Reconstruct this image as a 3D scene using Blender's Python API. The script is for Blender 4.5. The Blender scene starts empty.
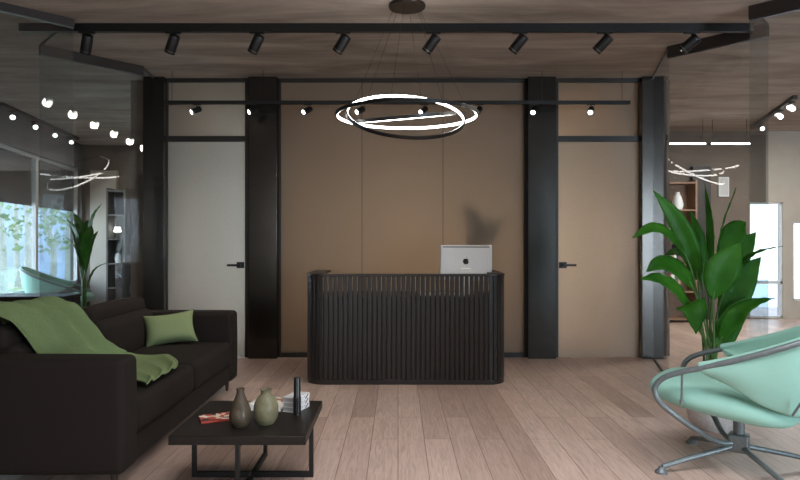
import bpy, bmesh, math, random
from mathutils import Vector, Matrix
R = math.radians
random.seed(7)
S = bpy.context.scene
COL = S.collection

# ------------------------------------------------------------------ camera
F = 620.0; CX = 398.0; CY = 240.0; EYE = 1.3
cd = bpy.data.cameras.new('camera'); cam = bpy.data.objects.new('camera', cd); COL.objects.link(cam)
cd.sensor_width = 36.0; cd.lens = F / 800 * 36; cd.shift_x = (400 - CX) / 800.0
cam.location = (0, 0, EYE); cam.rotation_euler = (R(90), 0, 0); cd.clip_start = .05; cd.clip_end = 300
S.camera = cam

# ------------------------------------------------------------------ world, lights, exposure
w = bpy.data.worlds.new('sky'); S.world = w; w.use_nodes = True
nt = w.node_tree; nt.nodes.clear()
wo = nt.nodes.new('ShaderNodeOutputWorld'); bg = nt.nodes.new('ShaderNodeBackground')
tc = nt.nodes.new('ShaderNodeTexCoord'); sx = nt.nodes.new('ShaderNodeSeparateXYZ')
rp = nt.nodes.new('ShaderNodeValToRGB')
nt.links.new(tc.outputs['Generated'], sx.inputs[0]); nt.links.new(sx.outputs['Z'], rp.inputs[0])
rp.color_ramp.elements[0].position = 0.0; rp.color_ramp.elements[0].color = (.93, .97, 1.0, 1)
rp.color_ramp.elements[1].position = 0.6; rp.color_ramp.elements[1].color = (.45, .66, 1.0, 1)
nt.links.new(rp.outputs[0], bg.inputs[0]); bg.inputs[1].default_value = 3.6
nt.links.new(bg.outputs[0], wo.inputs[0])

def area(name, loc, rot, sx_, sy_, power, color):
    l = bpy.data.lights.new(name, 'AREA'); l.shape = 'RECTANGLE'; l.size = sx_; l.size_y = sy_
    l.energy = power; l.color = color
    o = bpy.data.objects.new(name, l); COL.objects.link(o); o.location = loc; o.rotation_euler = rot
    return o
# daylight in the tall window behind the camera, on the right, and in the smaller one on the left
area('daylight_rear_right', (6.6, -3.35, 1.35), (R(90), 0, R(14)), 3.0, 2.5, 430, (.68, .84, 1.0))
area('daylight_rear_left', (-1.7, -3.35, 1.6), (R(90), 0, 0), 2.4, 1.8, 22, (1.0, .90, .78))
# added fill light overhead, out of view, to brighten floor and chair
lp = area('lamp_lounge_ceiling', (.9, 1.6, 3.05), (0, 0, 0), 3.0, 1.6, 85, (.95, .95, 1.0)); lp.data.spread = R(130)
# unseen area lights added to backlight the frosted panels, bounced off the corridor wall
area('window_light_left_room', (-2.2, 7.9, 1.2), (R(90), 0, 0), .9, 1.2, 540, (.50, .72, 1.0))
area('lamp_room_middle', (.30, 7.9, 1.25), (R(90), 0, 0), 2.2, 1.2, 125, (1.0, .90, .78))
area('window_light_right_room', (2.3, 7.9, 1.2), (R(90), 0, 0), .9, 1.2, 360, (1.0, .96, .90))
area('lamp_east_room', (5.4, 8.0, 3.0), (0, 0, 0), 2.0, 1.0, 130, (1.0, .94, .86))
area('daylight_west', (-7.3, 8.8, 1.1), (R(90 + 12), 0, R(-90)), 2.6, 1.8, 160, (.72, .86, 1.0))
area('lamp_west_room', (-4.4, 10.3, 3.0), (0, 0, 0), 1.0, 1.0, 14, (1.0, .86, .7))
S.view_settings.view_transform = 'Standard'; S.view_settings.look = 'None'
S.view_settings.exposure = 0.0; S.view_settings.gamma = 1.0; S.view_settings.use_curve_mapping = False
S.cycles.use_denoising = True
S.cycles.max_bounces = 12; S.cycles.transparent_max_bounces = 24; S.cycles.sample_clamp_indirect = 6.0

# ------------------------------------------------------------------ materials
def srgb(r, g, b):
    f = lambda c: (c / 255 / 12.92) if c / 255 <= .04045 else ((c / 255 + .055) / 1.055) ** 2.4
    return (f(r), f(g), f(b), 1)
def new_mat(name):
    m = bpy.data.materials.new(name); m.use_nodes = True
    n = m.node_tree; b = n.nodes['Principled BSDF']
    return m, n, b
def mat(name, col, rough=.5, metal=0.0, bump=0.0, scale=60.0, var=.12, coat=0.0, stretch=(1, 1, 1), spec=.5, emit=None, es=0.0):
    m, n, b = new_mat(name)
    b.inputs['Roughness'].default_value = rough; b.inputs['Metallic'].default_value = metal
    b.inputs['Coat Weight'].default_value = coat; b.inputs['Specular IOR Level'].default_value = spec
    tcn = n.nodes.new('ShaderNodeTexCoord'); mp = n.nodes.new('ShaderNodeMapping'); mp.inputs['Scale'].default_value = stretch
    no = n.nodes.new('ShaderNodeTexNoise'); no.inputs['Scale'].default_value = scale; no.inputs['Detail'].default_value = 4
    n.links.new(tcn.outputs['Object'], mp.inputs[0]); n.links.new(mp.outputs[0], no.inputs['Vector'])
    r = n.nodes.new('ShaderNodeValToRGB'); c = Vector(col[:3])
    r.color_ramp.elements[0].position = .3; r.color_ramp.elements[1].position = .7
    r.color_ramp.elements[0].color = (*(c * (1 - var)), 1); r.color_ramp.elements[1].color = (*(c * (1 + var)), 1)
    n.links.new(no.outputs['Fac'], r.inputs[0]); n.links.new(r.outputs[0], b.inputs['Base Color'])
    if bump:
        bp = n.nodes.new('ShaderNodeBump'); bp.inputs['Strength'].default_value = bump; bp.inputs['Distance'].default_value = .01
        n.links.new(no.outputs['Fac'], bp.inputs['Height']); n.links.new(bp.outputs[0], b.inputs['Normal'])
    if emit:
        b.inputs['Emission Color'].default_value = emit; b.inputs['Emission Strength'].default_value = es
    return m
M = {}
M['black_metal'] = mat('black_metal', (.007, .007, .007), .42, .2)
M['pillar'] = mat('pillar_metal', (.054, .048, .043), .22, .8, scale=8, var=.1)
M['frame_dark'] = mat('frame_dark', (.016, .013, .011), .45, .1)
M['bronze'] = mat('bronze_metal', (.035, .024, .018), .4, .5)
M['header'] = mat('header_metal', (.028, .020, .017), .5, .2)
M['led'] = mat('led_diffuser', (1, 1, 1), .5, emit=(1, .97, .92, 1), es=9.0)
M['lens'] = mat('lamp_lens', (1, 1, 1), .4, emit=(1, .97, .92, 1), es=7.0)
M['lens_off'] = mat('lamp_lens_off', (.25, .24, .22), .25)
M['steel_ring'] = mat('steel_ring', (.16, .15, .14), .3, .8)
M['sofa'] = mat('sofa_fabric', (.0150, .0105, .0082), .85, spec=.25, bump=.25, scale=500, var=.25)
M['sofa_seam'] = mat('sofa_seam', (.012, .009, .007), .9)
M['green'] = mat('green_fabric', srgb(128, 142, 98), .9, bump=.3, scale=350, var=.10)
M['throw'] = mat('green_throw', srgb(112, 130, 86), .92, bump=.4, scale=260, var=.16, stretch=(1, .3, 1))
M['mint'] = mat('mint_fabric', srgb(152, 200, 184), .85, bump=.2, scale=450, var=.06)
M['grey_tube'] = mat('grey_tube', (.17, .20, .205), .42, .4)
M['table_top'] = mat('table_top', (.013, .0098, .0075), .45, spec=.3, scale=14, var=.25, stretch=(1, 9, 1))
M['desk'] = mat('desk_slat', (.018, .0145, .0125), .36, .1, scale=20, var=.2, stretch=(6, 6, .5))
M['desk_inner'] = mat('desk_inner', (.016, .013, .011), .6)
M['alu'] = mat('silver_aluminium', (.66, .67, .68), .35, .35, var=.03)
M['logo'] = mat('logo_black', (.01, .01, .01), .2)
M['white'] = mat('white_paint', (.75, .75, .74), .5, var=.03)
M['paper'] = mat('paper_white', (.50, .49, .47), .8, var=.05)
M['tall_vase'] = mat('tall_vase_glaze', (.072, .054, .034), .5, spec=.3, bump=.2, scale=25, var=.3, coat=.2)
M['round_vase'] = mat('round_vase_glaze', (.17, .16, .092), .5, spec=.3, bump=.2, scale=22, var=.22, coat=.15)
M['leaf'] = mat('leaf_green', (.040, .145, .022), .36, scale=5, var=.35, stretch=(1, 1, 1))
M['leaf_pale'] = mat('leaf_pale', (.095, .20, .05), .4, scale=5, var=.3)
M['stem'] = mat('stem_green', (.07, .16, .035), .45, var=.2, scale=9)
M['soil'] = mat('soil', (.02, .015, .012), .95, bump=.6, scale=80)
M['pot'] = mat('pot_dark', (.035, .035, .036), .5)
M['pot_pale'] = mat('pot_pale', (.62, .56, .53), .6)
M['dark_wood'] = mat('dark_wood', (.030, .019, .014), .45, scale=9, var=.3, stretch=(1, 8, 8))
M['mid_wood'] = mat('mid_wood', (.24, .135, .075), .5, scale=9, var=.25, stretch=(1, 8, 8))
M['blind'] = mat('blind_fabric', (.018, .016, .015), .8)
M['win_frame'] = mat('window_frame_white', (.62, .63, .63), .4)
M['brown_wall'] = mat('brown_wall', (.15, .115, .09), .8, scale=3, var=.08)
M['beige_wall'] = mat('beige_wall', (.44, .39, .33), .8, scale=3, var=.06)
M['grey_wall'] = mat('grey_wall', (.13, .125, .12), .85, scale=3, var=.1)
M['candle'] = mat('candle_black', (.008, .008, .008), .3)

def floor_mat():
    m, n, b = new_mat('wood_floor'); L = n.links
    t = n.nodes.new('ShaderNodeTexCoord'); mp = n.nodes.new('ShaderNodeMapping')
    mp.inputs['Rotation'].default_value = (0, 0, R(90)); L.new(t.outputs['Object'], mp.inputs[0])
    br = n.nodes.new('ShaderNodeTexBrick'); L.new(mp.outputs[0], br.inputs['Vector'])
    br.offset = .37; br.inputs['Scale'].default_value = 1.0; br.inputs['Brick Width'].default_value = 1.35
    br.inputs['Row Height'].default_value = .172; br.inputs['Mortar Size'].default_value = .0022
    br.inputs['Mortar Smooth'].default_value = .2; br.inputs['Bias'].default_value = 0
    br.inputs['Color1'].default_value = (0, 0, 0, 1); br.inputs['Color2'].default_value = (1, 1, 1, 1)
    br.inputs['Mortar'].default_value = (.5, .5, .5, 1)
    r = n.nodes.new('ShaderNodeValToRGB'); L.new(br.outputs['Color'], r.inputs[0])
    r.color_ramp.elements[0].color = srgb(173, 149, 136); r.color_ramp.elements[1].color = srgb(204, 180, 167)
    mp2 = n.nodes.new('ShaderNodeMapping'); mp2.inputs['Scale'].default_value = (22, 1.6, 1); L.new(t.outputs['Object'], mp2.inputs[0])
    ns = n.nodes.new('ShaderNodeTexNoise'); ns.inputs['Scale'].default_value = 2.4; ns.inputs['Detail'].default_value = 6; ns.inputs['Distortion'].default_value = 1.4
    L.new(mp2.outputs[0], ns.inputs['Vector'])
    r2 = n.nodes.new('ShaderNodeValToRGB'); L.new(ns.outputs['Fac'], r2.inputs[0])
    r2.color_ramp.elements[0].position = .32; r2.color_ramp.elements[0].color = (.74, .72, .70, 1)
    r2.color_ramp.elements[1].position = .62; r2.color_ramp.elements[1].color = (1.08, 1.06, 1.05, 1)
    mx = n.nodes.new('ShaderNodeMix'); mx.data_type = 'RGBA'; mx.blend_type = 'MULTIPLY'; mx.inputs[0].default_value = .8
    L.new(r.outputs[0], mx.inputs[6]); L.new(r2.outputs[0], mx.inputs[7])
    mx2 = n.nodes.new('ShaderNodeMix'); mx2.data_type = 'RGBA'; mx2.inputs[7].default_value = srgb(120, 92, 78)
    L.new(br.outputs['Fac'], mx2.inputs[0]); L.new(mx.outputs[2], mx2.inputs[6])
    L.new(mx2.outputs[2], b.inputs['Base Color'])
    b.inputs['Roughness'].default_value = .42
    bp = n.nodes.new('ShaderNodeBump'); bp.inputs['Strength'].default_value = .25; bp.inputs['Distance'].default_value = .004
    L.new(ns.outputs['Fac'], bp.inputs['Height']); L.new(bp.outputs[0], b.inputs['Normal'])
    return m
def concrete_mat():
    m, n, b = new_mat('concrete'); L = n.links
    t = n.nodes.new('ShaderNodeTexCoord'); mp = n.nodes.new('ShaderNodeMapping')
    mp.inputs['Rotation'].default_value = (0, 0, R(28)); mp.inputs['Scale'].default_value = (.55, 2.6, 1); L.new(t.outputs['Object'], mp.inputs[0])
    a = n.nodes.new('ShaderNodeTexNoise'); a.inputs['Scale'].default_value = 1.1; a.inputs['Detail'].default_value = 9; a.inputs['Roughness'].default_value = .65; a.inputs['Distortion'].default_value = .6
    L.new(mp.outputs[0], a.inputs['Vector'])
    r = n.nodes.new('ShaderNodeValToRGB'); L.new(a.outputs['Fac'], r.inputs[0])
    r.color_ramp.elements[0].position = .28; r.color_ramp.elements[0].color = (.17, .135, .108, 1)
    r.color_ramp.elements[1].position = .72; r.color_ramp.elements[1].color = (.54, .465, .40, 1)
    L.new(r.outputs[0], b.inputs['Base Color']); b.inputs['Roughness'].default_value = .75
    bp = n.nodes.new('ShaderNodeBump'); bp.inputs['Strength'].default_value = .2; bp.inputs['Distance'].default_value = .02
    L.new(a.outputs['Fac'], bp.inputs['Height']); L.new(bp.outputs[0], b.inputs['Normal'])
    return m
def glass_mat(name='clear_glass', tint=(.95, .975, .98), ior=1.9, rough=0.0):
    m = bpy.data.materials.new(name); m.use_nodes = True; n = m.node_tree; n.nodes.clear(); L = n.links
    o = n.nodes.new('ShaderNodeOutputMaterial'); mx = n.nodes.new('ShaderNodeMixShader'); fr = n.nodes.new('ShaderNodeFresnel')
    fr.inputs[0].default_value = ior
    geo = n.nodes.new('ShaderNodeNewGeometry')
    inv = n.nodes.new('ShaderNodeMath'); inv.operation = 'SUBTRACT'; inv.inputs[0].default_value = 1.0
    L.new(geo.outputs['Backfacing'], inv.inputs[1])
    mul = n.nodes.new('ShaderNodeMath'); mul.operation = 'MULTIPLY'; L.new(fr.outputs[0], mul.inputs[0]); L.new(inv.outputs[0], mul.inputs[1])
    tr = n.nodes.new('ShaderNodeBsdfTransparent'); tr.inputs[0].default_value = (*tint, 1)
    gl = n.nodes.new('ShaderNodeBsdfGlossy'); gl.inputs['Roughness'].default_value = rough
    L.new(mul.outputs[0], mx.inputs[0]); L.new(tr.outputs[0], mx.inputs[1]); L.new(gl.outputs[0], mx.inputs[2]); L.new(mx.outputs[0], o.inputs[0])
    return m
def frosted_mat(name, col, see, rough, trans):
    """frosted, woven-looking laminated glass: diffuse + translucent + blurred see-through"""
    m = bpy.data.materials.new(name); m.use_nodes = True; n = m.node_tree; n.nodes.clear(); L = n.links
    o = n.nodes.new('ShaderNodeOutputMaterial')
    t = n.nodes.new('ShaderNodeTexCoord'); ns = n.nodes.new('ShaderNodeTexNoise'); ns.inputs['Scale'].default_value = 120; ns.inputs['Detail'].default_value = 3
    L.new(t.outputs['Object'], ns.inputs['Vector'])
    r = n.nodes.new('ShaderNodeValToRGB'); c = Vector(col)
    r.color_ramp.elements[0].position = .35; r.color_ramp.elements[1].position = .65
    r.color_ramp.elements[0].color = (*(c * .93), 1); r.color_ramp.elements[1].color = (*(c * 1.07), 1)
    L.new(ns.outputs['Fac'], r.inputs[0])
    pb = n.nodes.new('ShaderNodeBsdfPrincipled'); pb.inputs['Roughness'].default_value = .5
    L.new(r.outputs[0], pb.inputs['Base Color'])
    tl = n.nodes.new('ShaderNodeBsdfTranslucent'); L.new(r.outputs[0], tl.inputs[0])
    rf = n.nodes.new('ShaderNodeBsdfRefraction'); rf.inputs['Roughness'].default_value = rough; rf.inputs['IOR'].default_value = 1.25
    rf.inputs['Color'].default_value = (*(Vector(col) * 1.0 + Vector((.45, .42, .38))), 1)
    m1 = n.nodes.new('ShaderNodeMixShader'); m1.inputs[0].default_value = trans
    m2 = n.nodes.new('ShaderNodeMixShader'); m2.inputs[0].default_value = see
    L.new(pb.outputs[0], m1.inputs[1]); L.new(tl.outputs[0], m1.inputs[2])
    L.new(m1.outputs[0], m2.inputs[1]); L.new(rf.outputs[0], m2.inputs[2]); L.new(m2.outputs[0], o.inputs[0])
    return m
M['floor'] = floor_mat(); M['concrete'] = concrete_mat(); M['glass'] = glass_mat()
M['frost'] = frosted_mat('frosted_panel', (.25, .21, .17), .40, .75, .25)
M['frost_door'] = frosted_mat('frosted_door', (.34, .315, .28), .25, .6, .40)

# ------------------------------------------------------------------ mesh helpers
class MB:
    def __init__(s): s.v = []; s.f = []
    def add(s, vs, fs):
        k = len(s.v); s.v += [tuple(p) for p in vs]; s.f += [tuple(i + k for i in q) for q in fs]; return s
    def box(s, x0, x1, y0, y1, z0, z1):
        vs = [(x, y, z) for x in (x0, x1) for y in (y0, y1) for z in (z0, z1)]
        return s.add(vs, [(0, 1, 3, 2), (4, 6, 7, 5), (0, 4, 5, 1), (2, 3, 7, 6), (0, 2, 6, 4), (1, 5, 7, 3)])
    def xbox(s, mtx, sx_, sy_, sz_):
        vs = [mtx @ Vector((x * sx_ / 2, y * sy_ / 2, z * sz_ / 2)) for x in (-1, 1) for y in (-1, 1) for z in (-1, 1)]
        return s.add(vs, [(0, 1, 3, 2), (4, 6, 7, 5), (0, 4, 5, 1), (2, 3, 7, 6), (0, 2, 6, 4), (1, 5, 7, 3)])
    def lathe(s, prof, c=(0, 0, 0), n=32, mtx=None):
        vs = []; fs = []
        for r_, z in prof:
            for k in range(n):
                a = 2 * math.pi * k / n; p = Vector((r_ * math.cos(a), r_ * math.sin(a), z))
                p = (mtx @ p) if mtx else p
                vs.append(p + Vector(c))
        for i in range(len(prof) - 1):
            for k in range(n):
                k2 = (k + 1) % n; fs.append((i * n + k, i * n + k2, (i + 1) * n + k2, (i + 1) * n + k))
        fs.append(tuple(range(n - 1, -1, -1))); fs.append(tuple(range((len(prof) - 1) * n, len(prof) * n)))
        return s.add(vs, fs)
    def tube(s, pts, r_, n=10, closed=False):
        pts = [Vector(p) for p in pts]; N = len(pts)
        rr = r_ if isinstance(r_, (list, tuple)) else [r_] * N
        vs = []; fs = []; up = None
        for i, p in enumerate(pts):
            a = pts[(i - 1) % N] if (closed or i > 0) else p; b = pts[(i + 1) % N] if (closed or i < N - 1) else p
            t = (b - a).normalized()
            if up is None:
                up = Vector((0, 0, 1)) if abs(t.z) < .9 else Vector((1, 0, 0))
            u = (up - t * up.dot(t))
            if u.length < 1e-5: u = t.orthogonal()
            u.normalize(); up = u; q = t.cross(u)
            for k in range(n):
                an = 2 * math.pi * k / n; vs.append(p + (u * math.cos(an) + q * math.sin(an)) * rr[i])
        for i in range(N if closed else N - 1):
            j = (i + 1) % N
            for k in range(n):
                k2 = (k + 1) % n; fs.append((i * n + k, i * n + k2, j * n + k2, j * n + k))
        if not closed:
            fs.append(tuple(range(n - 1, -1, -1))); fs.append(tuple(range((N - 1) * n, N * n)))
        return s.add(vs, fs)
    def rbox(s, c, size, r_, n=8, puff=(0, 0, 0), mtx=None):
        """rounded, slightly puffed box for upholstery"""
        h = Vector(size) / 2; vs = []; fs = []; idx = {}
        def vert(p):
            key = tuple(round(q, 5) for q in p)
            if key in idx: return idx[key]
            P = Vector((p[0] * h.x, p[1] * h.y, p[2] * h.z))
            q = Vector([max(-(h[i] - r_), min(h[i] - r_, P[i])) for i in range(3)])
            d = P - q
            P2 = q + d.normalized() * r_ if d.length > 1e-9 else P
            for i in range(3):
                j, k = (i + 1) % 3, (i + 2) % 3
                P2[i] += p[i] * puff[i] * (1 - p[j] ** 2) * (1 - p[k] ** 2)
            P2 = (mtx @ P2) if mtx else P2
            idx[key] = len(vs); vs.append(P2 + Vector(c)); return idx[key]
        def ease(k):
            x = -1 + 2 * k / n
            return x
        for ax in range(3):
            steps = []
            def coords(axis):
                e = max(.02, min(.9, r_ / h[axis]))
                lst = [-1, -1 + e * .15, -1 + e * .4, -1 + e * .7, -1 + e]
                m = [(-1 + e) + (2 - 2 * e) * k / n for k in range(1, n)]
                return lst + m + [-x for x in reversed(lst)]
            j, k = (ax + 1) % 3, (ax + 2) % 3
            A = coords(j); B = coords(k)
            for sg in (-1, 1):
                for ia in range(len(A) - 1):
                    for ib in range(len(B) - 1):
                        q = []
                        for (da, db) in ((0, 0), (1, 0), (1, 1), (0, 1)):
                            p = [0, 0, 0]; p[ax] = sg; p[j] = A[ia + da]; p[k] = B[ib + db]; q.append(vert(p))
                        fs.append(tuple(q if sg > 0 else q[::-1]))
        return s.add(vs, fs)
    def grid(s, rows, closed_u=False):
        nr = len(rows); nc = len(rows[0]); vs = [p for r_ in rows for p in r_]; fs = []
        for i in range(nr - 1):
            for k in range(nc - (0 if closed_u else 1)):
                k2 = (k + 1) % nc; fs.append((i * nc + k, i * nc + k2, (i + 1) * nc + k2, (i + 1) * nc + k))
        return s.add(vs, fs)
    def prism(s, poly, z0, z1):
        n = len(poly); vs = [(x, y, z0) for x, y in poly] + [(x, y, z1) for x, y in poly]
        fs = [tuple(range(n - 1, -1, -1)), tuple(range(n, 2 * n))] + [(k, (k + 1) % n, n + (k + 1) % n, n + k) for k in range(n)]
        return s.add(vs, fs)
    def build(s, name, m, parent=None, bevel=0.0, smooth=True, loc=None, solid=0.0, sub=0, ang=40):
        me = bpy.data.meshes.new(name); me.from_pydata(s.v, [], s.f); me.update()
        bm = bmesh.new(); bm.from_mesh(me); bmesh.ops.recalc_face_normals(bm, faces=bm.faces); bm.to_mesh(me); bm.free()
        if smooth:
            me.polygons.foreach_set('use_smooth', [True] * len(me.polygons)); me.set_sharp_from_angle(angle=R(ang))
        me.materials.append(M[m] if isinstance(m, str) else m)
        o = bpy.data.objects.new(name, me); COL.objects.link(o)
        if parent: o.parent = parent
        if loc: o.location = loc
        if solid:
            md = o.modifiers.new('solid', 'SOLIDIFY'); md.thickness = solid; md.offset = 0
        if bevel:
            md = o.modifiers.new('bevel', 'BEVEL'); md.width = bevel; md.segments = 2; md.limit_method = 'ANGLE'; md.angle_limit = R(35)
        if sub:
            md = o.modifiers.new('sub', 'SUBSURF'); md.levels = sub; md.render_levels = sub
        return o
def tag(o, label, cat, group=None):
    o['label'] = label; o['category'] = cat
    if group: o['group'] = group
    return o
def thing(name, label, cat, loc=(0, 0, 0), rz=0.0, group=None):
    o = bpy.data.objects.new(name, None); COL.objects.link(o); o.empty_display_size = .1
    o.location = loc; o.rotation_euler = (0, 0, rz)
    return tag(o, label, cat, group)
def struct(o, label=None):
    o['kind'] = 'structure'
    if label: o['label'] = label
    return o
def copy_tree(o, parent=None):
    c = o.copy(); COL.objects.link(c)
    if parent: c.parent = parent
    for ch in list(o.children): copy_tree(ch, c)
    return c
def at(px, py, Y): return Vector(((px - CX) / F * Y, Y, EYE - (py - CY) / F * Y))
def bez(pts, n=20):
    """smooth curve through points (Catmull-Rom)"""
    P = [Vector(p) for p in pts]; P = [P[0] * 2 - P[1]] + P + [P[-1] * 2 - P[-2]]; out = []
    m = len(P) - 3
    for i in range(m):
        k = max(2, n // m)
        for j in range(k):
            t = j / k; a, b, c, d = P[i:i + 4]
            out.append(.5 * ((2 * b) + (c - a) * t + (2 * a - 5 * b + 4 * c - d) * t * t + (3 * b - 3 * c + d - a) * t ** 3))
    out.append(P[-2]); return out
ORD = ['first', 'second', 'third', 'fourth', 'fifth', 'sixth', 'seventh', 'eighth', 'ninth', 'tenth']

# ------------------------------------------------------------------ setting
CEIL = 3.089; WY = 6.89
struct(MB().box(-7.0, 8.5, -3.6, 12.0, -.12, 0).build('floor', 'floor', smooth=False))
struct(MB().box(-7.0, 8.5, -3.6, 12.0, CEIL, CEIL + .2).build('ceiling', 'concrete', smooth=False))
X = lambda px, Y=WY: (px - CX) / F * Y
ZZ = lambda py, Y=WY: EYE - (py - CY) / F * Y

# back wall: pillars
for i, (a, b) in enumerate(((143, 164), (248, 277), (528, 556), (642, 664))):
    struct(MB().box(X(a, 6.78), X(b, 6.78), 6.78, 7.0, 0, CEIL).build('column_%d' % (i + 1), 'pillar', bevel=.006))
xl0, xl1, xc0, xc1, xr0, xr1 = X(164, 6.78), X(248, 6.78), X(277, 6.78), X(528, 6.78), X(556, 6.78), X(642, 6.78)
# centre frosted panels
ed = [xc0 + .025, X(362), X(443), xc1 - .025]
for i in range(3):
    struct(MB().box(ed[i] + (.0025 if i else 0), ed[i + 1] - (.0025 if i < 2 else 0), WY, WY + .012, .05, CEIL - .04).build('wall_panel_%d' % (i + 1), 'frost', smooth=False))
for i in (1, 2):
    struct(MB().box(ed[i] - .0024, ed[i] + .0024, WY + .001, WY + .012, .05, CEIL - .04).build('trim_seam_%d' % i, 'bronze', smooth=False))
tr = MB()
tr.box(xc0, xc0 + .025, WY - .03, WY + .05, 0, CEIL); tr.box(xc1 - .025, xc1, WY - .03, WY + .05, 0, CEIL)
tr.box(xc0, xc1, WY - .03, WY + .05, CEIL - .04, CEIL)
struct(tr.build('trim_1', 'frame_dark', bevel=.003))
struct(MB().box(xc0 + .025, xc1 - .025, WY - .025, WY + .05, 0, .05).build('baseboard_back', 'frame_dark', bevel=.003))
# doors with transoms
def door_unit(i, a, b, leaf0, leaf1, hinge_right):
    fr = MB(); zt = ZZ(142); zb = ZZ(136.5)
    fr.box(a, leaf0, WY - .04, WY + .06, 0, CEIL); fr.box(leaf1, b, WY - .04, WY + .06, 0, CEIL)
    fr.box(a, b, WY - .042, WY + .06, zt, zb); fr.box(a, b, WY - .042, WY + .06, CEIL - .04, CEIL)
    struct(fr.build('trim_%d' % (i + 1), 'frame_dark', bevel=.003))
    struct(MB().box(leaf0, leaf1, WY + .004, WY + .016, zb, CEIL - .04).build('window_%d' % (i + 2), 'frost', smooth=False), 'frosted transom above the door')
    d = MB().box(leaf0, leaf1, WY - .012, WY + .014, .004, zt).build('door_%d' % i, 'frost_door', smooth=False)
    struct(d)
    s_ = 1 if hinge_right else -1
    hx = (leaf0 + .055) if hinge_right else (leaf1 - .055); hz = ZZ(265)
    h = MB().box(hx - .042, hx + .042, WY - .024, WY - .012, hz - .034, hz + .034)
    h.tube([(hx, WY - .024, hz), (hx, WY - .065, hz)], .012, 10)
    h.box(min(hx - s_ * .012, hx + s_ * .135), max(hx - s_ * .012, hx + s_ * .135), WY - .078, WY - .056, hz - .012, hz + .012)
    hd = h.build('door_handle', 'black_metal', d, bevel=.003)
    hd['label'] = 'black lever handle on a square rose'
door_unit(1, xl0, xl1, X(168.5), X(248.5) - .03, False)
door_unit(2, xr0, xr1, X(557.5), X(638), True)
# rooms behind the frosted panels
struct(MB().box(-2.95, 3.05, 9.4, 9.5, 0, CEIL).build('wall_corridor', 'beige_wall', smooth=False))
struct(MB().box(-3.0, -2.77, 6.96, 11.7, 0, CEIL).build('wall_inner_left', 'brown_wall', smooth=False))
struct(MB().box(2.86, 3.05, 6.96, 10.2, 0, CEIL).build('wall_inner_right', 'brown_wall', smooth=False))
struct(MB().box(-1.55, -1.45, 7.0, 9.4, 0, CEIL).build('wall_between_left', 'beige_wall', smooth=False))
struct(MB().box(1.57, 1.65, 7.0, 9.4, 0, CEIL).build('wall_between_right', 'beige_wall', smooth=False))

# folded glass side walls, each pane standing at about 45 degrees below a dark header
def pane(name, a, b, header=True, hn=None, hh=.10):
    a = Vector((*a, 0)); b = Vector((*b, 0)); d = (b - a); L_ = d.length; t = d.normalized(); n_ = Vector((-t.y, t.x, 0))
    g = MB(); hw = .005; q = [a + n_ * hw, a - n_ * hw, b - n_ * hw, b + n_ * hw]
    g.prism([(p.x, p.y) for p in q], .012, CEIL - (hh if header else .012))
    struct(g.build(name, 'glass', smooth=False))
    if header:
        hw = .03; a2, b2 = a, b; q = [a2 + n_ * hw, a2 - n_ * hw, b2 - n_ * hw, b2 + n_ * hw]
        struct(MB().prism([(p.x, p.y) for p in q], CEIL - hh, CEIL).build('trim_' + hn, 'header', smooth=False))
        hw = .012; q = [a + n_ * hw, a - n_ * hw, b - n_ * hw, b + n_ * hw]
        struct(MB().prism([(p.x, p.y) for p in q], CEIL - hh - .008, CEIL - hh).build('trim_rail_' + hn, 'steel_ring', smooth=False))
    else:
        hw = .008; q = [a + n_ * hw, a - n_ * hw, b - n_ * hw, b + n_ * hw]
        struct(MB().prism([(p.x, p.y) for p in q], CEIL - .02, CEIL).build('trim_rail_' + name, 'steel_ring', smooth=False))
    hw = .01; q = [a + n_ * hw, a - n_ * hw, b - n_ * hw, b + n_ * hw]
    struct(MB().prism([(p.x, p.y) for p in q], 0, .014).build('trim_base_' + name, 'header', smooth=False))
LC = [(-2.64, 6.40), (-3.283, 5.686), (-2.64, 5.04), (-3.32, 4.36), (-2.64, 3.68), (-3.32, 3.0), (-2.64, 2.32)]
pane('wall_glass_left_1', (-2.68, 6.80), LC[0], False)
for i in range(6):
    pane('wall_glass_left_%d' % (i + 2), LC[i], LC[i + 1], i % 2 == 0, 'left_%d' % (i + 1), .09 if i == 0 else .06)
RC = [(2.51, 5.75), (3.06, 5.13), (2.70, 4.76), (3.36, 4.10), (2.70, 3.44), (3.36, 2.78), (2.70, 2.12)]
pane('wall_glass_right_1', (2.80, 6.80), RC[0], False)
for i in range(6):
    pane('wall_glass_right_%d' % (i + 2), RC[i], RC[i + 1], i % 2 == 0, 'right_%d' % (i + 1))

# walls behind the camera, with the window openings that light the hall
def wall_with_hole(name, m, x0, x1, y0, y1, holes):
    b = MB(); xs = x0
    for (h0, h1, z0, z1) in holes:
        if h0 - xs > 1e-3: b.box(xs, h0, y0, y1, 0, CEIL)
        b.box(h0, h1, y0, y1, 0, z0); b.box(h0, h1, y0, y1, z1, CEIL); xs = h1
    if x1 - xs > 1e-3: b.box(xs, x1, y0, y1, 0, CEIL)
    return struct(b.build(name, m, smooth=False))
wall_with_hole('wall_rear', 'brown_wall', -7, 8.5, -3.7, -3.5, [(-3.0, -.5, .7, 2.5), (5.0, 8.1, .1, 2.65)])
struct(MB().box(8.4, 8.6, -3.6, 12.0, 0, CEIL).build('wall_right', 'brown_wall', smooth=False))

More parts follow.
